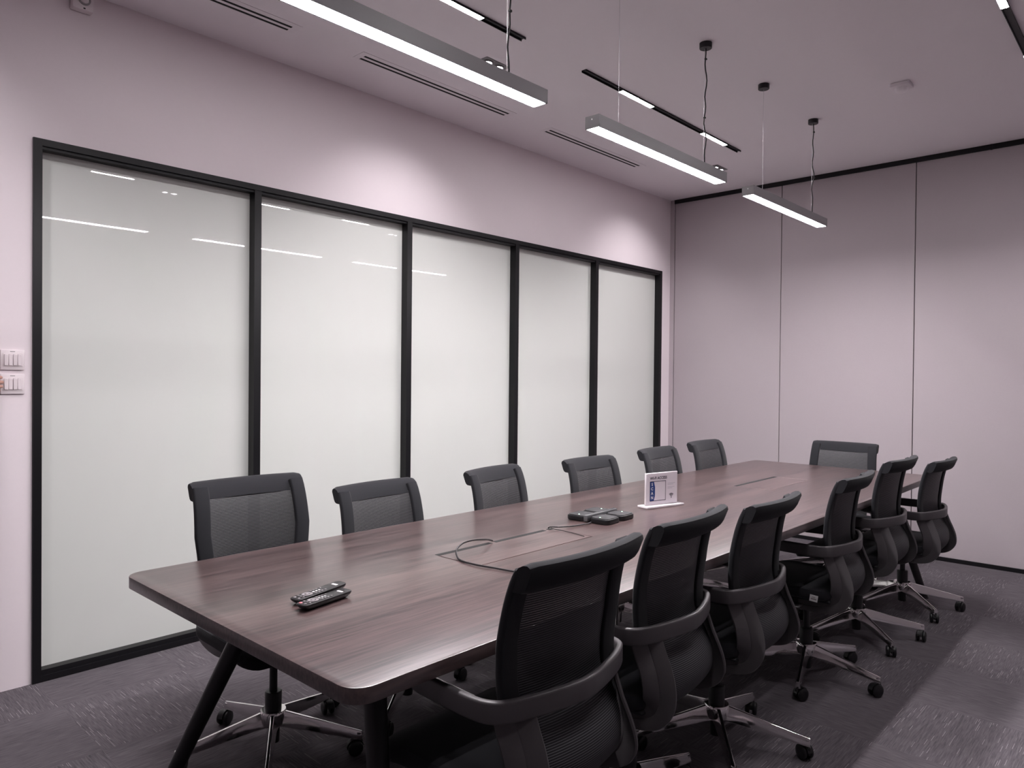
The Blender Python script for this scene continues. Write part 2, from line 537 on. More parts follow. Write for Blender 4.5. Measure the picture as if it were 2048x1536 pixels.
# ------------------------------------------------------------------ lamps
def pendant(y0, label):
    x, L, wd = 1.850, 1.14, 0.070
    z0, z1 = 2.392, 2.444
    t = thing('linear_pendant_lamp', label, 'pendant lamp', (x, y0+L/2, z0), 0, 'linear pendants over the table')
    hy = L/2
    bm = NB()
    # U-shaped housing, open below
    box(bm, -wd/2, wd/2, -hy, hy, 0.012, z1-z0)
    for s in (-1, 1):
        box(bm, s*wd/2-0.0025*(s+1)/1, s*wd/2-0.0025*(s-1)/1, -hy, hy, 0.0, 0.012)
        box(bm, -wd/2, wd/2, s*hy-0.004*(s+1)/2, s*hy-0.004*(s-1)/2, 0.0, 0.012)
    obj('housing', bm, 'lamp_body', t, smooth=False)
    for s in (-1, 1):
        bm = NB(); rbox(bm, -wd/2-0.0005, wd/2+0.0005, s*hy-0.0015, s*hy+0.0015, 0.0, z1-z0+0.0005, 0.0008, 1)
        e = obj('end_cap', bm, 'lamp_body', t, smooth=False)
        bm = NB(); lathe(bm, [(0.003, -0.001), (0.003, 0.001), (0.0, 0.0015)], 10,
                         Matrix.Translation((0.0, s*(hy+0.002), 0.036)) @ Matrix.Rotation(-s*PI/2, 4, 'X'))
        obj('screw', bm, 'steel_wire', e)
    bm = NB(); rprism(bm, -wd/2+0.0045, wd/2-0.0045, -hy+0.005, hy-0.005, 0.0015, 0.011, 0.003, 0.002)
    obj('diffuser', bm, 'lamp_on', t)
    for yy, kind in ((-hy+0.19, 'wire'), (hy-0.18, 'cord')):
        top = H - z0
        bm = NB(); lathe(bm, [(0.030, top-0.028), (0.0315, top-0.026), (0.0315, top-0.0005)], 20, Matrix.Translation((0, yy, 0)))
        c = obj('canopy', bm, 'black_metal', t)
        bm = NB(); lathe(bm, [(0.004, z1-z0), (0.004, z1-z0+0.014), (0.002, z1-z0+0.018)], 10, Matrix.Translation((0, yy, 0)))
        obj('cable_grip', bm, 'steel_wire', t)
        bm = NB()
        if kind == 'wire':
            tube(bm, [(0, yy, z1-z0), (0, yy, top-0.027)], 0.0010, 6)
            obj('suspension_wire', bm, 'steel_wire', t)
        else:
            tube(bm, [(-0.004, yy-0.003, z1-z0), (-0.004, yy-0.003, top-0.027)], 0.0010, 6)
            obj('suspension_wire', bm, 'steel_wire', t)
            n = 22
            pts = [(0.002+0.006*math.sin(k*1.1+y0)*math.sin(PI*k/n), yy+0.009*math.sin(k*0.62+2*y0)*math.sin(PI*k/n),
                    z1-z0+(top-0.027-z1+z0)*k/n) for k in range(n+1)]
            bm = NB(); tube(bm, pts, 0.0032, 8)
            cd_ = obj('power_cord', bm, 'cable', t)
            for f in (0.03, 0.42, 0.93):
                k = int(f*n)
                bm = NB()
                rbox(bm, pts[k][0]-0.004, pts[k][0]+0.006, pts[k][1]-0.004, pts[k][1]+0.008, pts[k][2]-0.004, pts[k][2]+0.004, 0.001, 1)
                obj('cable_tie', bm, 'cable', cd_)
    return t
pendant(0.97, 'nearest linear pendant lamp, running out of the top of the view')
pendant(2.44, 'middle linear pendant lamp hung over the table')
pendant(3.91, 'farthest linear pendant lamp, hung before the grey partition')

def track(x, y0, y1, lamps, label):
    t = thing('ceiling_light_track', label, 'track light', (x, y0, H), 0, 'black light tracks in the ceiling')
    bm = NB()
    box(bm, -0.016, -0.0125, 0, y1-y0, -0.0115, -0.0004)
    box(bm, 0.0125, 0.016, 0, y1-y0, -0.0115, -0.0004)
    box(bm, -0.0125, 0.0125, 0, y1-y0, -0.003, -0.0004)
    obj('track_rail', bm, 'frame', t, smooth=False)
    for a, b in lamps:
        bm = NB(); box(bm, -0.0165, 0.0165, a-y0, b-y0, -0.0130, -0.0116)
        k = obj('light_module', bm, 'lamp_body', t, smooth=False)
        bm = NB(); rprism(bm, -0.0156, 0.0156, a-y0+0.002, b-y0-0.002, -0.01305, -0.0122, 0.003)
        obj('light_bar', bm, 'track_on', k)
LA = [(2.10, 2.447)]
LB = [(3.607, 3.956), (4.60, 4.950)]
track(1.19, 0.82, 2.743, [(1.11, 1.457)] + LA, 'black ceiling light track above the nearest pendant lamp')
track(1.19, 3.247, 5.172, LB, 'black ceiling light track with two lit bars, above the middle pendant')
track(3.045, 0.82, 2.743, [(1.11, 1.457)] + LA, 'black ceiling light track over the near right of the room')
track(3.045, 3.247, 5.172, LB, 'black ceiling light track at the top right corner of the view')

def downlight(x, y, label, tilt=0.0):
    t = thing('twin_downlight', label, 'downlight', (x, y, H), 0, 'twin recessed downlights')
    bm = NB()
    rprism(bm, -0.050, 0.050, -0.092, 0.092, -0.003, -0.0004, 0.006, 0.001)
    tr = obj('trim_plate', bm, 'lamp_body', t)
    for s in (-1, 1):
        bm = NB()
        lathe(bm, [(0.036, -0.0035), (0.036, -0.007), (0.030, -0.010), (0.026, -0.0035)], 24, Matrix.Translation((0, s*0.043, 0)))
        r = obj('reflector_ring', bm, 'lamp_body', t)
        bm = NB(); lathe(bm, [(0.0, -0.0125), (0.015, -0.011), (0.026, -0.0065), (0.026, -0.004)], 24, Matrix.Translation((0, s*0.043, 0)))
        obj('lens', bm, 'spot_on', r)
        ld = bpy.data.lights.new('downlight_beam', 'SPOT')
        ld.energy = L_SPOT if tilt else L_SPOT*0.5
        ld.color = LIGHT_TINT
        ld.spot_size = math.radians(98 if tilt else 120)
        ld.spot_blend = 1.0
        ld.shadow_soft_size = 0.03
        lo = bpy.data.objects.new('downlight_beam', ld)
        COL.objects.link(lo)
        lo.parent = t
        lo.location = (0, s*0.043, -0.02)
        lo.rotation_euler = (0, tilt, 0)
for y, where in ((0.22, 'behind the camera near the glass wall'), (2.86, 'above the far end of the nearest pendant'), (5.48, 'by the far end of the middle pendant')):
    downlight(0.855, y, 'twin recessed downlight in the ceiling ' + where, math.radians(29))
for y, where in ((0.22, 'behind the camera on the right'), (2.86, 'right of the table, seen only in the glass'), (5.52, 'at the far right by the partition')):
    downlight(3.32, y, 'twin recessed downlight ' + where)

# ------------------------------------------------------------------ ceiling vents, detectors
def vent(y0, y1, label):
    t = thing('slot_vent', label, 'air vent', (0.412, y0, H), 0, 'slot air vents along the glass wall')
    L = y1-y0
    bm = NB()
    for a, b in ((-0.055, -0.046), (-0.028, -0.008), (0.010, 0.044)):
        box(bm, a, b, -0.035, L+0.035, -0.0016, -0.0004)
    for a, b in ((-0.035, 0.0), (L, L+0.035)):
        box(bm, -0.046, -0.028, a, b, -0.0016, -0.0004)
        box(bm, -0.008, 0.010, a, b, -0.0016, -0.0004)
    obj('vent_frame', bm, 'vent_white', t, smooth=False)
    for a, b in ((-0.046, -0.028), (-0.008, 0.010)):
        bm = NB(); box(bm, a, b, 0.0, L, -0.0012, -0.0004)
        obj('slot', bm, 'vent_black', t, smooth=False)
vent(0.735, 1.899, 'white slot air vent nearest the camera, cut by the top edge')
vent(2.330, 3.466, 'white slot air vent beside the nearest pendant lamp')
vent(3.882, 5.014, 'white slot air vent farthest along the glass wall')

t = thing('ceiling_detector', 'small white square detector on the ceiling above the far end', 'detector', (2.445, 4.62, H))
bm = NB(); rprism(bm, -0.052, 0.052, -0.052, 0.052, -0.022, -0.0004, 0.012, 0.004); obj('base', bm, 'vent_white', t)
bm = NB(); lathe(bm, [(0.0, -0.050), (0.018, -0.048), (0.030, -0.040), (0.036, -0.022)], 24); obj('dome', bm, 'vent_white', t)

t = thing('wall_sensor', 'pale box sensor with a round lens high on the left wall', 'sensor', (0.0005, 1.086, 2.975))
bm = NB(); rbox(bm, 0, 0.042, -0.042, 0.042, 0.0, 0.085, 0.004, 2); b_ = obj('sensor_body', bm, 'white_plastic', t)
RY = Matrix.Rotation(PI/2, 4, 'Y')
bm = NB(); lathe(bm, [(0.026, 0.0), (0.026, 0.004), (0.019, 0.005), (0.019, 0.0)], 24, Matrix.Translation((0.042, 0.004, 0.046)) @ RY)
obj('ring', bm, 'grey_plastic', t)
bm = NB(); lathe(bm, [(0.019, 0.0), (0.017, 0.005), (0.010, 0.009), (0.0, 0.011)], 24, Matrix.Translation((0.042, 0.004, 0.046)) @ RY)
obj('lens', bm, 'white_plastic', t)
bm = NB(); rbox(bm, 0.038, 0.044, 0.000, 0.009, 0.004, 0.010, 0.0015, 1); obj('indicator', bm, 'phone_body', t)

def switch(z0, label):
    t = thing('light_switch', label, 'light switch', (0.0005, 0.787, z0), 0, 'light switches left of the glass wall')
    bm = NB(); rbox(bm, 0, 0.009, 0, 0.0865, 0, 0.0865, 0.003, 2); obj('face_plate', bm, 'white_plastic', t)
    bm = NB(); rbox(bm, 0.008, 0.0105, 0.008, 0.080, 0.014, 0.072, 0.001, 1); obj('inner_plate', bm, 'white_plastic', t)
    for k in range(4):
        a = 0.012+k*0.0163
        bm = NB(); rbox(bm, 0.0095, 0.0145, a, a+0.0146, 0.019, 0.067, 0.0012, 1,
                        Matrix.Rotation(0.02*(-1)**k, 4, 'Y')); obj('rocker', bm, 'white_plastic', t)
    bm = NB(); rbox(bm, 0.0085, 0.0097, 0.034, 0.052, 0.0765, 0.0795, 0.0004, 1); obj('embossed_mark', bm, 'grey_plastic', t)
switch(1.3665, 'upper white switch plate with vertical rockers on the left wall')
switch(1.2640, 'lower white switch plate, being pressed by fingertips')

# ------------------------------------------------------------------ table
TZ, TX0, TX1, TY0, TY1 = 0.760, 1.355, 2.522, 0.804, 5.156
XC = (TX0+TX1)/2
tab = thing('conference_table', 'long dark walnut conference table with rounded corners', 'table', (0, 0, 0))
bm = NB(); rprism(bm, TX0, TX1, TY0, TY1, TZ-0.034, TZ, 0.052, 0.0016, 10)
obj('tabletop', bm, 'wood', tab)
def table_leg(sx, yt, yf, ot=0.267, of=0.590):
    bm = NB()
    a = Vector((XC+sx*ot, yt, 0.722)); b = Vector((XC+sx*of, yf, 0.0))
    pts = [a.lerp(b, k/10) for k in range(11)]
    sweep(bm, pts, circ(1, 18), Vector((1, 0, 0)), [(0.030-0.009*k/10,)*2 for k in range(11)])
    o = obj('leg', bm, 'black_metal', tab)
    bm = NB(); lathe(bm, [(0.0225, 0.0), (0.0235, 0.004), (0.022, 0.008)], 18, Matrix.Translation(b))
    obj('foot_pad', bm, 'caster', o)
for yt, yf, ot, of in ((1.081, 0.896, 0.267, 0.590), (TY1-0.071, TY1-0.071, 0.318, 0.560)):
    for sx in (-1, 1):
        table_leg(sx, yt, yf, ot, of)
    bm = NB(); rbox(bm, XC-0.33, XC+0.33, yt-0.05, yt+0.05, 0.700, 0.7258, 0.004, 1)
    obj('leg_bracket', bm, 'black_metal', tab)
bm = NB()
for sx in (-1, 1):
    rbox(bm, XC+sx*0.22-0.025, XC+sx*0.22+0.025, 1.12, TY1-0.12, 0.690, 0.7258, 0.003, 1)
obj('support_beam', bm, 'black_metal', tab)
for y0, y1, cuts in ((1.612, 2.215, (1.878, 2.180)), (3.815, 4.362, ())):
    # flush cable flap with a dark slot along its long side
    bm = NB()
    segs = [y0] + [c for c in cuts] + [y1]
    for i in range(len(segs)-1):
        box(bm, 1.831, 1.853, segs[i]+(0.009 if i else 0), segs[i+1]-(0.009 if i < len(segs)-2 else 0), TZ-0.001, TZ+0.0003)
    obj('cable_slot', bm, 'vent_black', tab, smooth=False)
    bm = NB(); box(bm, 1.855, 2.036, y0+0.002, y1-0.002, TZ-0.001, TZ+0.0005)
    fl = obj('cable_flap', bm, 'wood', tab, smooth=False)
    bm = NB()
    box(bm, 2.036, 2.0385, y0, y1, TZ-0.001, TZ+0.0012)
    box(bm, 1.855, 2.036, y0, y0+0.002, TZ-0.001, TZ+0.0012)
    box(bm, 1.855, 2.036, y1-0.002, y1, TZ-0.001, TZ+0.0012)
    obj('flap_edge', bm, 'flap_edge' if y0 > 3 else 'wood', fl, smooth=False)

# ------------------------------------------------------------------ chair (faces -x, back towards +x, lift 0)
BACK = [(.060, .392), (.125, .406), (.178, .430), (.208, .462), (.218, .500), (.210, .538), (.188, .575), (.160, .615),
        (.144, .660), (.140, .710), (.143, .760), (.150, .820), (.162, .880), (.176, .925), (.190, .955)]
BP = [(v.x, v.y) for v in crom([(x, z, 0) for x, z in BACK], 4)]
def halfw(z):
    if z > .79:
        return .2245 - .007*(z-.79)/.165
    if z > .60:
        return .2245 - .020*(.79-z)/.19
    return max(.172, .2045 - .030*(.60-z)/.08)
def bulge(f):
    return .030*(1-f*f)

def chair_backrest():
    bm = NB()
    uvl = bm.loops.layers.uv.new('UVMap')
    N = 20
    s = 0.0
    rows, arc = [], []
    for i, (x, z) in enumerate([q for q in BP if q[1] < .93]):
        if i:
            s += math.hypot(x-BP[i-1][0], z-BP[i-1][1])
        hw = halfw(z)-.022
        rows.append([bm.verts.new((x+bulge(k/N*2-1)*(1 if z > .6 else .5+.5*max(0,(z-.45)/.15))-.007, (k/N*2-1)*hw, z)) for k in range(N+1)])
        arc.append(s)
    for i in range(len(rows)-1):
        for k in range(N):
            f = bm.faces.new([rows[i][k], rows[i][k+1], rows[i+1][k+1], rows[i+1][k]])
            for l, (ii, kk) in zip(f.loops, ((i, k), (i, k+1), (i+1, k+1), (i+1, k))):
                l[uvl].uv = (kk/N*.42, arc[ii])
    return bm

def chair_back_rail(s):
    bm = NB()
    pts = [Vector((x, s*(halfw(z)-.0285), z)) for x, z in BP if z > .64]
    sweep(bm, pts, rsec(.057, .020, .007, 3), Vector((0, 1, 0)))
    return bm

def chair_headband():
    bm = NB()
    sec = [(.1615, .914), (.168, .932), (.180, .953), (.194, .968), (.206, .9745), (.219, .9760), (.2275, .971), (.2300, .961),
           (.216, .926), (.209, .915), (.199, .910), (.180, .909)]
    N = 24
    rings = []
    for k in range(N+1):
        f = k/N*2-1
        e = 1 - max(0, (abs(f)-.97)/.03)**2*.10
        cx, cz = .20, .935
        rings.append([bm.verts.new((cx+(x-cx)*e+bulge(f), f*.2175, cz+(z-cz)*e)) for x, z in sec])
    n = len(sec)
    for a, b in zip(rings, rings[1:]):
        for i in range(n):
            bm.faces.new([a[i], a[(i+1) % n], b[(i+1) % n], b[i]])
    bm.faces.new(rings[0][::-1]); bm.faces.new(rings[-1])
    return bm

def chair_arm_loop():
    half = [(-.165, .224), (-.06, .237), (.04, .245), (.098, .247), (.136, .240), (.161, .217), (.185, .160), (.205, .085), (.215, .03), (.217, 0)]
    full = half + [(x, -y) for x, y in half[-2::-1]]
    pts = crom([(x, y, .661) for x, y in full], 5)
    bm = NB()
    n = len(pts)
    sec = rrect(-.024, .024, -.009, .009, .006, 3)
    sc = []
    for i in range(n):
        e = min(i, n-1-i)/4
        sc.append((min(1, .55+.45*min(1, e)), min(1, .6+.4*min(1, e))))
    sweep(bm, pts, sec, Vector((0, 0, 1)), sc)
    for s in (-1, 1):   # small plates joining the loop to the back rails
        a = Vector((.140, s*.185, .655)); b = Vector((.172, s*.196, .655))
        sweep(bm, [a, b], rsec(.022, .006, .002, 1), Vector((0, 0, 1)), [(.8, 1), (1.7, 1)])
    return bm

def chair_support(s):
    pp = [(.156, .186, .652), (.174, .186, .605), (.191, .185, .560), (.201, .184, .512), (.199, .182, .470), (.180, .180, .436), (.140, .178, .416), (.08, .176, .405), (.02, .172, .402)]
    pts = [Vector((p[0], s*p[1], p[2])) for p in pp]
    pts = crom(pts, 5)
    n = len(pts)
    sides = []
    for i in range(n):
        T = (pts[min(i+1, n-1)]-pts[max(i-1, 0)]).normalized()
        g = min(1, max(0, (.575-pts[i].z)/.13))
        sides.append(Vector((-T.z, -s*1.15*(1-g), T.x)))
    bm = NB()
    # shallow V groove down the middle of the outer face
    sec = [(-.044, -.005), (-.003, -.005), (0, -.0032), (.003, -.005), (.044, -.005), (.046, 0), (.044, .005), (.003, .005), (0, .0032), (-.003, .005), (-.044, .005), (-.046, 0)]
    sweep(bm, pts, sec, sides, [(1.0-.55*max(0, (i/(n-1)-.5)/.5), 1) for i in range(n)])
    return bm

def chair_seat():
    t = NB()
    rprism(t, -.255, .165, -.235, .235, .443, .492, .07, .016, 6)
    bmesh.ops.subdivide_edges(t, edges=[e for e in t.edges if e.calc_length() > .1], cuts=8, use_grid_fill=True)
    for v in t.verts:
        f = max(0, (-.12-v.co.x)/.135)
        v.co.z -= .030*f*f
        v.co.z -= .010*(1-(v.co.y/.235)**2)*(1 if v.co.z > .47 else 0)
    return t

def base_leg_bm():
    bm = NB()
    K = 8
    rings = []
    for k in range(K+1):
        f = k/K
        r = .020 + f*.306
        zt = .150 - .068*f
        h = .054-.026*f
        wt, wb = (.0062-.0015*f), (.0165-.005*f)
        if k == 0:
            wb = .024
        rings.append([bm.verts.new((r, y, z)) for y, z in ((-wb, zt-h), (-wb*1.0, zt-h+.004), (-wt, zt-.001), (-wt*.6, zt), (wt*.6, zt), (wt, zt-.001), (wb, zt-h+.004), (wb, zt-h))])
    for a, b in zip(rings, rings[1:]):
        for i in range(8):
            bm.faces.new([a[i], a[(i+1) % 8], b[(i+1) % 8], b[i]])
    bm.faces.new(rings[0][::-1]); bm.faces.new(rings[-1])
    return bm

def caster_bm():
    bm = NB()
    RX = Matrix.Rotation(PI/2, 4, 'X')
    for s in (-1, 1):
        lathe(bm, [(.012, -.0075), (.022, -.0070), (.0262, -.004), (.0270, 0), (.0262, .004), (.022, .0070), (.012, .0075)], 22,
              Matrix.Translation((.016, s*.0145, .027)) @ RX)
    # hood over the wheels
    sec = [(-.009, -.0018), (.009, -.0018), (.009, .0018), (-.009, .0018)]
    pts = [Vector((.016+.029*math.cos(a), 0, .027+.029*math.sin(a))) for a in [math.radians(10+16*k) for k in range(11)]]
    sweep(bm, pts, sec, Vector((0, 1, 0)))
    rbox(bm, -.012, .020, -.006, .006, .022, .052, .003, 1)
    lathe(bm, [(.010, .048), (.010, .060), (.007, .064)], 14)
    return bm

LIFTED = ('seat', 'tilt_mechanism', 'lever', 'backrest', 'back_rail', 'headband', 'armrest_loop', 'back_support', 'gas_piston')
CH = thing('office_chair', 'proto', 'chair')
obj('seat', chair_seat(), 'chair_fabric', CH)
bm = NB(); rprism(bm, -.11, .10, -.095, .095, .372, .445, .03, .012, 4); rbox(bm, -.16, .16, -.20, .20, .430, .446, .006, 1)
obj('tilt_mechanism', bm, 'chair_black', CH)
bm = NB(); tube(bm, [(.02, -.08, .40), (.02, -.17, .402), (.02, -.20, .404)], .005, 8); rbox(bm, -.005, .045, -.245, -.19, .401, .409, .003, 1)
obj('lever', bm, 'chair_plastic', CH)
obj('backrest', chair_backrest(), 'mesh', CH)
for s in (-1, 1):
    obj('back_rail', chair_back_rail(s), 'chair_fabric', CH)
obj('headband', chair_headband(), 'chair_fabric', CH)
obj('armrest_loop', chair_arm_loop(), 'chair_plastic', CH)
for s in (-1, 1):
    obj('back_support', chair_support(s), 'chair_plastic', CH)
bm = NB(); lathe(bm, [(.014, .12), (.014, .375)], 16); obj('gas_piston', bm, 'chair_black', CH)
bm = NB(); lathe(bm, [(.0, .030), (.022, .032), (.024, .135), (.029, .137), (.030, .212), (.027, .216)], 20); obj('column_sleeve', bm, 'chair_black', CH)
bm = NB(); lathe(bm, [(.030, .098), (.044, .101), (.048, .140), (.044, .149), (.030, .150)], 25); obj('hub', bm, 'chrome', CH)
for k in range(5):
    o = obj('base_leg', base_leg_bm(), 'chrome', CH)
    o.rotation_euler.z = 2*PI*k/5
leg_me = [c for c in CH.children if c.name.startswith('base_leg')][0].data
cas_me = stem_me = None
for c in CH.children:
    if c.name.startswith('base_leg'):
        c.data = leg_me
for k in range(5):
    a = 2*PI*k/5
    o = obj('caster', caster_bm(), 'caster', CH)
    o.location = (.317*math.cos(a), .317*math.sin(a), 0)
    bm = NB(); lathe(bm, [(.0055, .050), (.0055, .070), (.010, .0715), (.010, .078)], 14)
    st = obj('caster_stem', bm, 'chrome', o)
    if cas_me is None:
        cas_me, stem_me = o.data, st.data
    o.data = cas_me
    st.data = stem_me

def kids(o):
    return [c for c in bpy.data.objects if c.parent == o]
CH_KIDS = [(c, kids(c)) for c in kids(CH)]

def place_chair(i, x, y, rot, lift, phi, label, group):
    if i == 0:
        r = CH
        pairs = [(c, g) for c, g in CH_KIDS]
    else:
        r = CH.copy(); COL.objects.link(r)
        pairs = []
        for c, g in CH_KIDS:
            d = c.copy(); COL.objects.link(d); d.parent = r
            gg = []
            for e in g:
                f = e.copy(); COL.objects.link(f); f.parent = d
                gg.append(f)
            pairs.append((d, gg))
    r.location = (x, y, 0)
    r.rotation_euler = (0, 0, rot)
    r['label'] = label
    r['group'] = group
    kl = kc = 0
    rnd = random.Random(100+i)
    for d, g in pairs:
        base = d.name.split('.')[0]
        if base in LIFTED:
            d.location.z = lift
        elif base == 'base_leg':
            d.rotation_euler.z = phi - rot + 2*PI*kl/5; kl += 1
        elif base == 'caster':
            a = phi - rot + 2*PI*kc/5; kc += 1
            d.location = (.317*math.cos(a), .317*math.sin(a), 0)
            d.rotation_euler.z = a + rnd.uniform(-1.2, 1.2) + PI
    return r

R = math.radians
GL, GR = 'chairs along the glass wall', 'chairs on the open side of the table'
chairs = [
    (2.480, 1.300, R(1.9), .008, R(20), 'black mesh office chair nearest the camera, back in full view', GR),
    (2.409, 1.905, R(4.0), -.009, R(12), 'black mesh office chair second from the camera on the open side', GR),
    (2.401, 2.512, R(2.5), -.034, R(19), 'low black mesh office chair, third from the camera on the open side', GR),
    (2.404, 3.385, R(3.0), -.032, R(-3), 'black mesh office chair with white tag under its seat', GR),
    (2.404, 4.090, R(-0.8), -.013, R(29), 'black mesh office chair, second from the far end on the open side', GR),
    (2.440, 4.812, R(-1.6), -.071, R(27), 'black mesh office chair at the far right, standing before the grey partition', GR),
    (1.262, 1.345, R(178.7), -.010, R(39), 'black mesh office chair by the glass wall nearest the camera, behind the remotes', GL),
    (1.305, 1.930, R(183.7), -.081, R(18), 'black mesh office chair, second from the camera along the glass wall', GL),
    (1.322, 2.655, R(188.5), -.076, R(30), 'black mesh office chair across from the speakerphone, third along the glass wall', GL),
    (1.422, 3.295, R(178.4), -.069, R(15), 'black mesh office chair left of the WI-FI sign, before a black mullion', GL),
    (1.450, 3.985, R(183.3), -.057, R(54), 'black mesh office chair directly behind the WI-FI sign', GL),
    (1.454, 4.585, R(181.5), -.048, R(18), 'black mesh office chair farthest along the glass wall, at the room corner', GL),
    (1.918, 5.165, R(90.5), -.060, R(54), 'black mesh office chair alone at the far head of the table', 'chair at the head of the table'),
]
CHAIRS = [place_chair(i, *c) for i, c in enumerate(chairs)]
bm = NB(); rbox(bm, -.0165, .0165, -.0006, .0006, -.028, 0.0, .0004, 1)
tg = obj('care_tag', bm, 'tag', CHAIRS[3]); tg.location = (.105, -.238, .470+chairs[3][3]); tg.rotation_euler = (0, 0.12, 0.1)
tg['label'] = 'white care tag'
bm = NB(); rbox(bm, -.011, .011, -.0007, -.0004, -.020, -.014, .0001, 1); rbox(bm, -.008, .006, -.0007, -.0004, -.011, -.008, .0001, 1)
obj('printed_mark', bm, 'grey_plastic', tg)

# ------------------------------------------------------------------ things on the table
def remote(x, y, rot, tilt, label, red):
    t = thing('remote_control', label, 'remote control', (x, y, TZ+0.0005), rot, 'two remote controls')
    t.rotation_euler = (tilt, 0, rot)
    t.location.z += abs(tilt)*0.05
    hl = .084
    # body: y is the length, near end at -y; boat-shaped underside
    bm = NB()
    rings = []
    for z, dx, dy in ((0.0, .009, .020), (.004, .004, .010), (.010, .0006, .003), (.0145, 0, 0), (.0165, .0006, .0008), (.0172, .002, .002)):
        rings.append([bm.verts.new((px, py, z)) for px, py in rrect(-.021+dx, .021-dx, -hl+dy, hl-dy, .012-dx*.4, 6)])
    k = len(rings[0])
    for a, b in zip(rings, rings[1:]):
        for i in range(k):
            bm.faces.new([a[i], a[(i+1) % k], b[(i+1) % k], b[i]])
    bm.faces.new(rings[0][::-1]); bm.faces.new(rings[-1])
    obj('remote_body', bm, 'remote', t)
    def btn(bx, by, r, h=.0016, mt='button', nm='button', sy=1.0):
        bm = NB(); lathe(bm, [(r, .0168), (r, .0172+h*.6), (r*.8, .0172+h), (0, .0172+h)], 14,
                         Matrix.Translation((bx, by, 0)) @ Matrix.Diagonal((1, sy, 1, 1)))
        o = obj(nm, bm, mt, t)
        return o
    if red:
        o = btn(-.009, -.073, .0045, mt='button_red', nm='power_button'); o['label'] = 'red power button'
    else:
        btn(-.009, -.073, .0042, nm='power_button')
    btn(.009, -.073, .0035)
    for bx in (-.011, 0, .011):
        btn(bx, -.060, .0032)
    bm = NB(); lathe(bm, [(.0145, .0168), (.0145, .0186), (.0125, .0190), (.0075, .0184), (.0075, .0172)], 28, Matrix.Translation((0, -.040, 0)))
    obj('direction_ring', bm, 'button', t)
    btn(0, -.040, .0055, .002, nm='ok_button')
    for by in (-.019, -.009, .001):
        for bx in (-.011, 0, .011):
            btn(bx, by, .0033, mt='print_white' if (bx == 0) else 'button')
    for bx in (-.0115, .0115):
        btn(bx, .013, .003)
    bm = NB(); rbox(bm, -.010, .010, .051, .059, .0170, .0175, .0002, 1)
    o = obj('printed_mark', bm, 'print_white', t); o['label'] = 'white printed mark'
remote(2.016, 1.068, math.atan2(.028, .154), 0.0, 'black remote control with red button, nearer the table edge', True)
remote(1.963, 1.085, math.atan2(.024, .172), 0.05, 'black remote control lying behind the one with a red button', False)

# speakerphone: four lobes either side of a glossy bar
t = thing('speakerphone', 'black four-lobed conference speakerphone on the table', 'speakerphone', (1.858, 2.520, TZ+.0005), R(3))
for sx in (-1, 1):
    for sy in (-1, 1):
        x0, x1 = (.010, .104) if sx > 0 else (-.104, -.010)
        y0, y1 = (.006, .112) if sy > 0 else (-.112, -.006)
        bm = NB(); rprism(bm, x0, x1, y0, y1, 0.0, .021, .024, .005, 6)
        o = obj('lobe', bm, 'phone_body', t)
        bm = NB(); rprism(bm, x0+.006, x1-.006, y0+.006, y1-.006, .0205, .0235, .02, .001, 6)
        obj('speaker_grille', bm, 'phone_top', o)
        bm = NB(); lathe(bm, [(.0035, .023), (.0035, .0245), (0, .025)], 10, Matrix.Translation((sx*.052, sy*.086, 0)))
        obj('status_light', bm, 'led', o)
bm = NB(); rprism(bm, -.060, .060, -.060, .060, .001, .018, .02, .003, 4); obj('core', bm, 'phone_body', t)
bm = NB(); rprism(bm, -.011, .011, -.118, .118, .004, .0295, .006, .003, 4); obj('gloss_bar', bm, 'phone_gloss', t)

# WI-FI sign
d = Vector((1.900-1.850, 3.070-2.880)).normalized()
t = thing('wifi_sign', 'clear acrylic table sign reading WI-FI ACCESS', 'sign', (1.880, 2.968, TZ+.0005), math.atan2(d.y, d.x))
bm = NB(); rprism(bm, -.118, .118, -.034, .034, 0.0, .009, .004, .0015, 4); obj('stand', bm, 'acrylic', t)
bm = NB(); rbox(bm, -.101, .101, -.0045, .0045, .009, .158, .0012, 1); obj('holder', bm, 'acrylic', t)
bm = NB(); rbox(bm, -.097, .097, -.0054, -.0047, .013, .155, .0002, 1); cardo = obj('card', bm, 'card', t)
FM = lambda x, z: Matrix.Translation((x, -.0057, z)) @ Matrix.Rotation(PI/2, 4, 'X')
def sign_text(txt, size, x, z, mt, bold=True, nm='lettering'):
    b0 = text_bm(txt, size, bold)
    bm = NB(); join(bm, b0, FM(x, z)); return obj(nm, bm, mt, cardo, smooth=False)
sign_text('WI-FI ACCESS', .0175, -.022, .133, 'ink')
bm = NB()
pl = [(-.076, .030), (-.051, .030), (-.044, .052), (-.044, .093), (-.051, .117), (-.076, .117)]
fr = [bm.verts.new((x, -.0056, z)) for x, z in pl]; bk = [bm.verts.new((x, -.0050, z)) for x, z in pl]
bm.faces.new(fr); bm.faces.new(bk[::-1])
for i in range(6):
    bm.faces.new([fr[i], fr[(i+1) % 6], bk[(i+1) % 6], bk[i]])
obj('blue_band', bm, 'blue', cardo, smooth=False)
for i, ch in enumerate('SCAN'):
    b0 = text_bm(ch, .019, True)
    bm = NB(); join(bm, b0, Matrix.Translation((-.0625, -.0060, .105-.0205*i)) @ Matrix.Rotation(PI/2, 4, 'X'))
    obj('lettering', bm, 'print_white', cardo, smooth=False)
bm = NB()
for a in ((-.076, .024, .117, .1195), (-.076, .024, .0275, .030), (.0215, .024, .030, .117), (-.0765, -.0745, .030, .117)):
    box(bm, a[0], a[1], -.0058, -.0052, a[2], a[3])
obj('code_frame', bm, 'ink', cardo, smooth=False)
bm = NB()
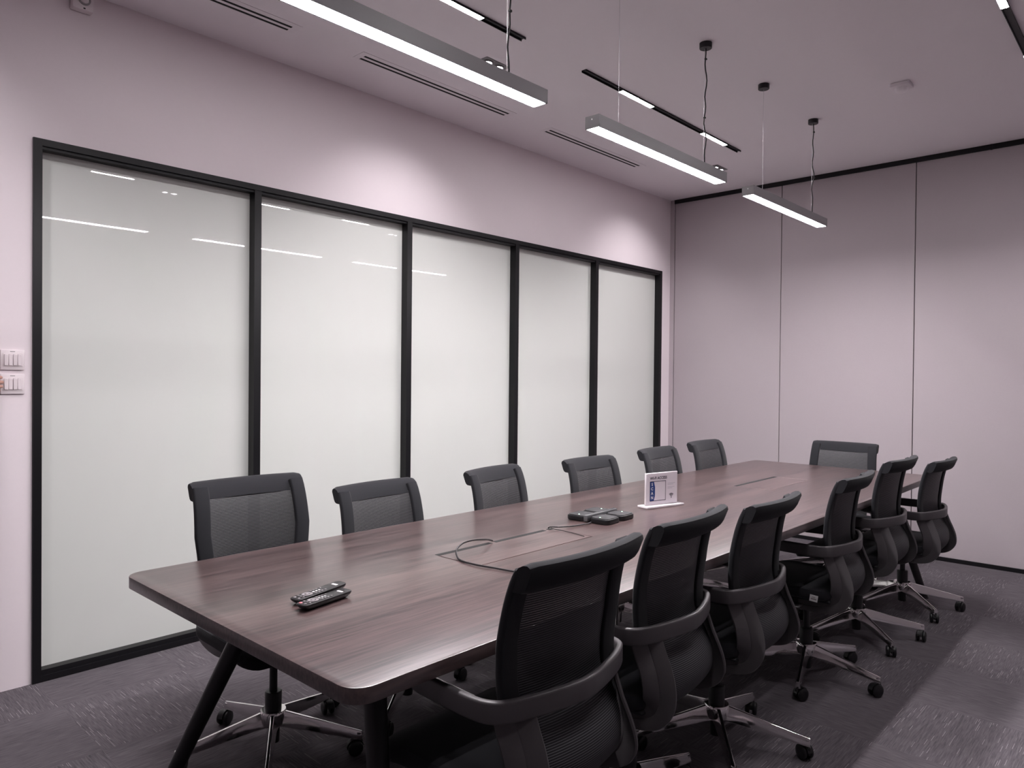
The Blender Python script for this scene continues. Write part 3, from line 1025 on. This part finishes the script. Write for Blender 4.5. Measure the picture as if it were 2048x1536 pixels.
for z, a, b in ((.104, .036, .084), (.098, .036, .072), (.086, .036, .080), (.080, .036, .066)):
    box(bm, a, b, -.0056, -.0052, z, z+.0022)
obj('fine_print', bm, 'ink_light', cardo, smooth=False)
bm = NB()
for r in (.0065, .0125, .0185):
    pts = [Vector((.060+r*math.cos(a), -.0056, .037+r*math.sin(a))) for a in [math.radians(48+84*k/10) for k in range(11)]]
    sweep(bm, pts, [(-.0002, -.0016), (.0002, -.0016), (.0002, .0016), (-.0002, .0016)], Vector((0, 1, 0)))
lathe(bm, [(.0026, -.0002), (.0026, .0002)], 12, Matrix.Translation((.060, -.0056, .0365)) @ Matrix.Rotation(PI/2, 4, 'X'))
obj('wifi_symbol', bm, 'ink', cardo, smooth=False)

def cable(pts, r, label):
    bm = NB(); tube(bm, crom(pts, 6), r, 8)
    o = obj('cable', bm, 'cable'); return tag(o, label, 'cable', 'cables from the table slots')
cable([(1.838, 1.882, .7650), (1.845, 1.852, .775), (1.865, 1.811, .785), (1.877, 1.744, .795), (1.872, 1.701, .790), (1.884, 1.663, .778), (1.920, 1.631, .768),
       (1.960, 1.612, .764), (2.031, 1.606, .7648), (2.104, 1.620, .7648), (2.176, 1.634, .7648), (2.246, 1.657, .7648), (2.33, 1.69, .7648)], .0030,
      'black cable looping out of the table slot toward the nearest chair')
cable([(1.838, 2.196, .7648), (1.848, 2.198, .770), (1.866, 2.215, .770), (1.866, 2.236, .767), (1.884, 2.292, .7648), (1.893, 2.348, .7648), (1.896, 2.390, .7648), (1.888, 2.415, .766)], .0026,
      'black cable running from the slot to the speakerphone')
cable([(1.842, 2.208, .7640), (1.870, 2.193, .7665), (1.930, 2.203, .7630), (2.023, 2.185, .7630)], .0014,
      'short thin cable end lying on the table before the speakerphone')

# ------------------------------------------------------------------ person at the switches (only fingertips reach into view)
def skin_bm(verts, edges, radii, sub=2, root=0):
    me = bpy.data.meshes.new('skin'); me.from_pydata(verts, edges, []); me.update()
    o = bpy.data.objects.new('skin', me); COL.objects.link(o)
    md = o.modifiers.new('s', 'SKIN'); md.use_smooth_shade = True
    ss = o.modifiers.new('u', 'SUBSURF'); ss.levels = sub; ss.render_levels = sub
    sk = me.skin_vertices[0].data
    for i, r in enumerate(radii):
        sk[i].radius = r if isinstance(r, tuple) else (r, r)
        sk[i].use_root = (i == root)
    dg = bpy.context.evaluated_depsgraph_get()
    m2 = bpy.data.meshes.new_from_object(o.evaluated_get(dg))
    bm = bmesh.new(); bm.from_mesh(m2)
    bpy.data.objects.remove(o); bpy.data.meshes.remove(me); bpy.data.meshes.remove(m2)
    return bm
pe = thing('person', 'person at the left edge, only fingertips in view, pressing the lower switch', 'person', (0.46, 0.28, 0.0))
OX, OY = 0.46, 0.28
def rel(p):
    return (p[0]-OX, p[1]-OY, p[2])
V, E_, RR = [], [], []
def chain(pts, rad, start=None):
    prev = start
    for p, r in zip(pts, rad):
        V.append(rel(p)); RR.append(r)
        if prev is not None:
            E_.append((prev, len(V)-1))
        prev = len(V)-1
    return prev
pel = chain([(.46, .28, .98)], [(.10, .10)])
ch_ = chain([(.46, .28, 1.16), (.455, .285, 1.36)], [(.095, .095), (.10, .10)], pel)
nk = chain([(.45, .285, 1.50), (.44, .285, 1.57)], [.065, .055], ch_)
hd = chain([(.425, .29, 1.64), (.43, .29, 1.73)], [(.078, .088), (.068, .075)], nk)
chain([(.365, .29, 1.668), (.338, .29, 1.652)], [.016, .012], hd-1)
for sy in (-1, 1):
    chain([(.435, .29+sy*.070, 1.665), (.445, .29+sy*.088, 1.672)], [(.014, .022), (.008, .018)], hd-1)
chain([(.372, .29, 1.615), (.350, .29, 1.607)], [(.026, .014), (.020, .009)], hd-1)
sh = chain([(.44, .44, 1.40), (.40, .50, 1.20), (.25, .60, 1.245), (.122, .690, 1.300)], [.052, .042, .038, .027], ch_)
palm = chain([(.092, .712, 1.304), (.062, .735, 1.308)], [(.030, .017), (.036, .014)], sh)
for z, ln, dz in ((1.335, .92, .001), (1.317, 1.0, 0), (1.299, .95, 0), (1.283, .78, -.001)):
    a = Vector((.055, .738, z-.002))
    chain([a, a+Vector((-.014, .022, dz))*ln, a+Vector((-.030, .042, 2*dz))*ln, a+Vector((-.0385, .0575, 2*dz))*ln], [.0092, .0088, .0082, .0066], palm)
chain([(.078, .716, 1.330), (.058, .738, 1.352), (.036, .758, 1.357)], [.012, .0098, .0080], palm)
sl = chain([(.47, .12, 1.40), (.48, .07, 1.14), (.44, .06, .90)], [.052, .042, .034], ch_)
chain([(.425, .06, .82), (.42, .065, .74)], [(.036, .018), (.026, .014)], sl)
for y in (.375, .185):
    chain([(.46, y, .90), (.45, y, .50), (.47, y, .10), (.38, y, .04)], [.066, .048, .036, .030], pel)
obj('body', skin_bm(V, E_, RR, 2, pel), 'skin', pe)
def blend(bm, voxel):
    """fuse overlapping solids into one skin and relax it"""
    me = bpy.data.meshes.new('fuse'); bmesh.ops.recalc_face_normals(bm, faces=bm.faces); bm.to_mesh(me); bm.free()
    o = bpy.data.objects.new('fuse', me); COL.objects.link(o)
    md = o.modifiers.new('r', 'REMESH'); md.mode = 'VOXEL'; md.voxel_size = voxel
    sm = o.modifiers.new('s', 'SMOOTH'); sm.iterations = 6; sm.factor = 0.5
    dg = bpy.context.evaluated_depsgraph_get()
    m2 = bpy.data.meshes.new_from_object(o.evaluated_get(dg))
    b2 = bmesh.new(); b2.from_mesh(m2)
    bpy.data.objects.remove(o); bpy.data.meshes.remove(me); bpy.data.meshes.remove(m2)
    return b2
def limb(bm, pts, rad):
    P = crom([rel(p) for p in pts], 4)
    R_ = crom([(r[0], r[1], 0) for r in rad], 4)
    d_ = (P[-1]-P[0]).normalized()
    sweep(bm, P, circ(1.0, 18), Vector((1, 0, 0)) if abs(d_.x) < .8 else Vector((0, 0, 1)), [(q.x, q.y) for q in R_])
bm = NB()
limb(bm, [(.46, .28, .90), (.46, .28, 1.02), (.46, .28, 1.18), (.455, .282, 1.34), (.452, .284, 1.44), (.45, .285, 1.50)],
     [(.125, .175), (.122, .170), (.115, .162), (.120, .185), (.105, .165), (.070, .078)])
limb(bm, [(.45, .36, 1.40), (.44, .44, 1.385), (.40, .50, 1.20), (.275, .584, 1.236)], [(.075, .075), (.072, .072), (.058, .058), (.050, .050)])
limb(bm, [(.455, .20, 1.40), (.47, .12, 1.385), (.48, .07, 1.14), (.446, .061, .94)], [(.075, .075), (.072, .072), (.058, .058), (.046, .046)])
obj('shirt', blend(bm, .013), 'shirt', pe)
bm = NB()
limb(bm, [(.46, .28, 1.03), (.46, .28, .95), (.46, .28, .86), (.46, .28, .80)], [(.112, .160), (.122, .172), (.120, .170), (.07, .12)])
for y in (.365, .195):
    limb(bm, [(.46, y, .90), (.455, y, .70), (.45, y, .48), (.47, y, .10)], [(.104, .092), (.090, .080), (.068, .064), (.058, .054)])
obj('trousers', blend(bm, .013), 'trousers', pe)
for y in (.375, .185):
    bm = NB(); rprism(bm, .33-OX, .53-OX, y-.048-OY, y+.048-OY, 0.0, .082, .04, .02, 5); obj('shoe', bm, 'chair_black', pe)
bm = NB(); lathe(bm, [(.080, -.055), (.096, -.02), (.099, .03), (.088, .072), (.055, .100), (0, .110)], 24,
                 Matrix.Translation((.452-OX, .29-OY, 1.690)) @ Matrix.Rotation(R(-18), 4, 'Y')); obj('hair', bm, 'hair', pe)
for y in (.262, .318):
    bm = NB(); lathe(bm, [(0, -.010), (.008, -.006), (.010, 0), (.008, .006), (0, .010)], 12, Matrix.Translation((.352-OX, y-OY, 1.690))); obj('eye', bm, 'caster', pe)
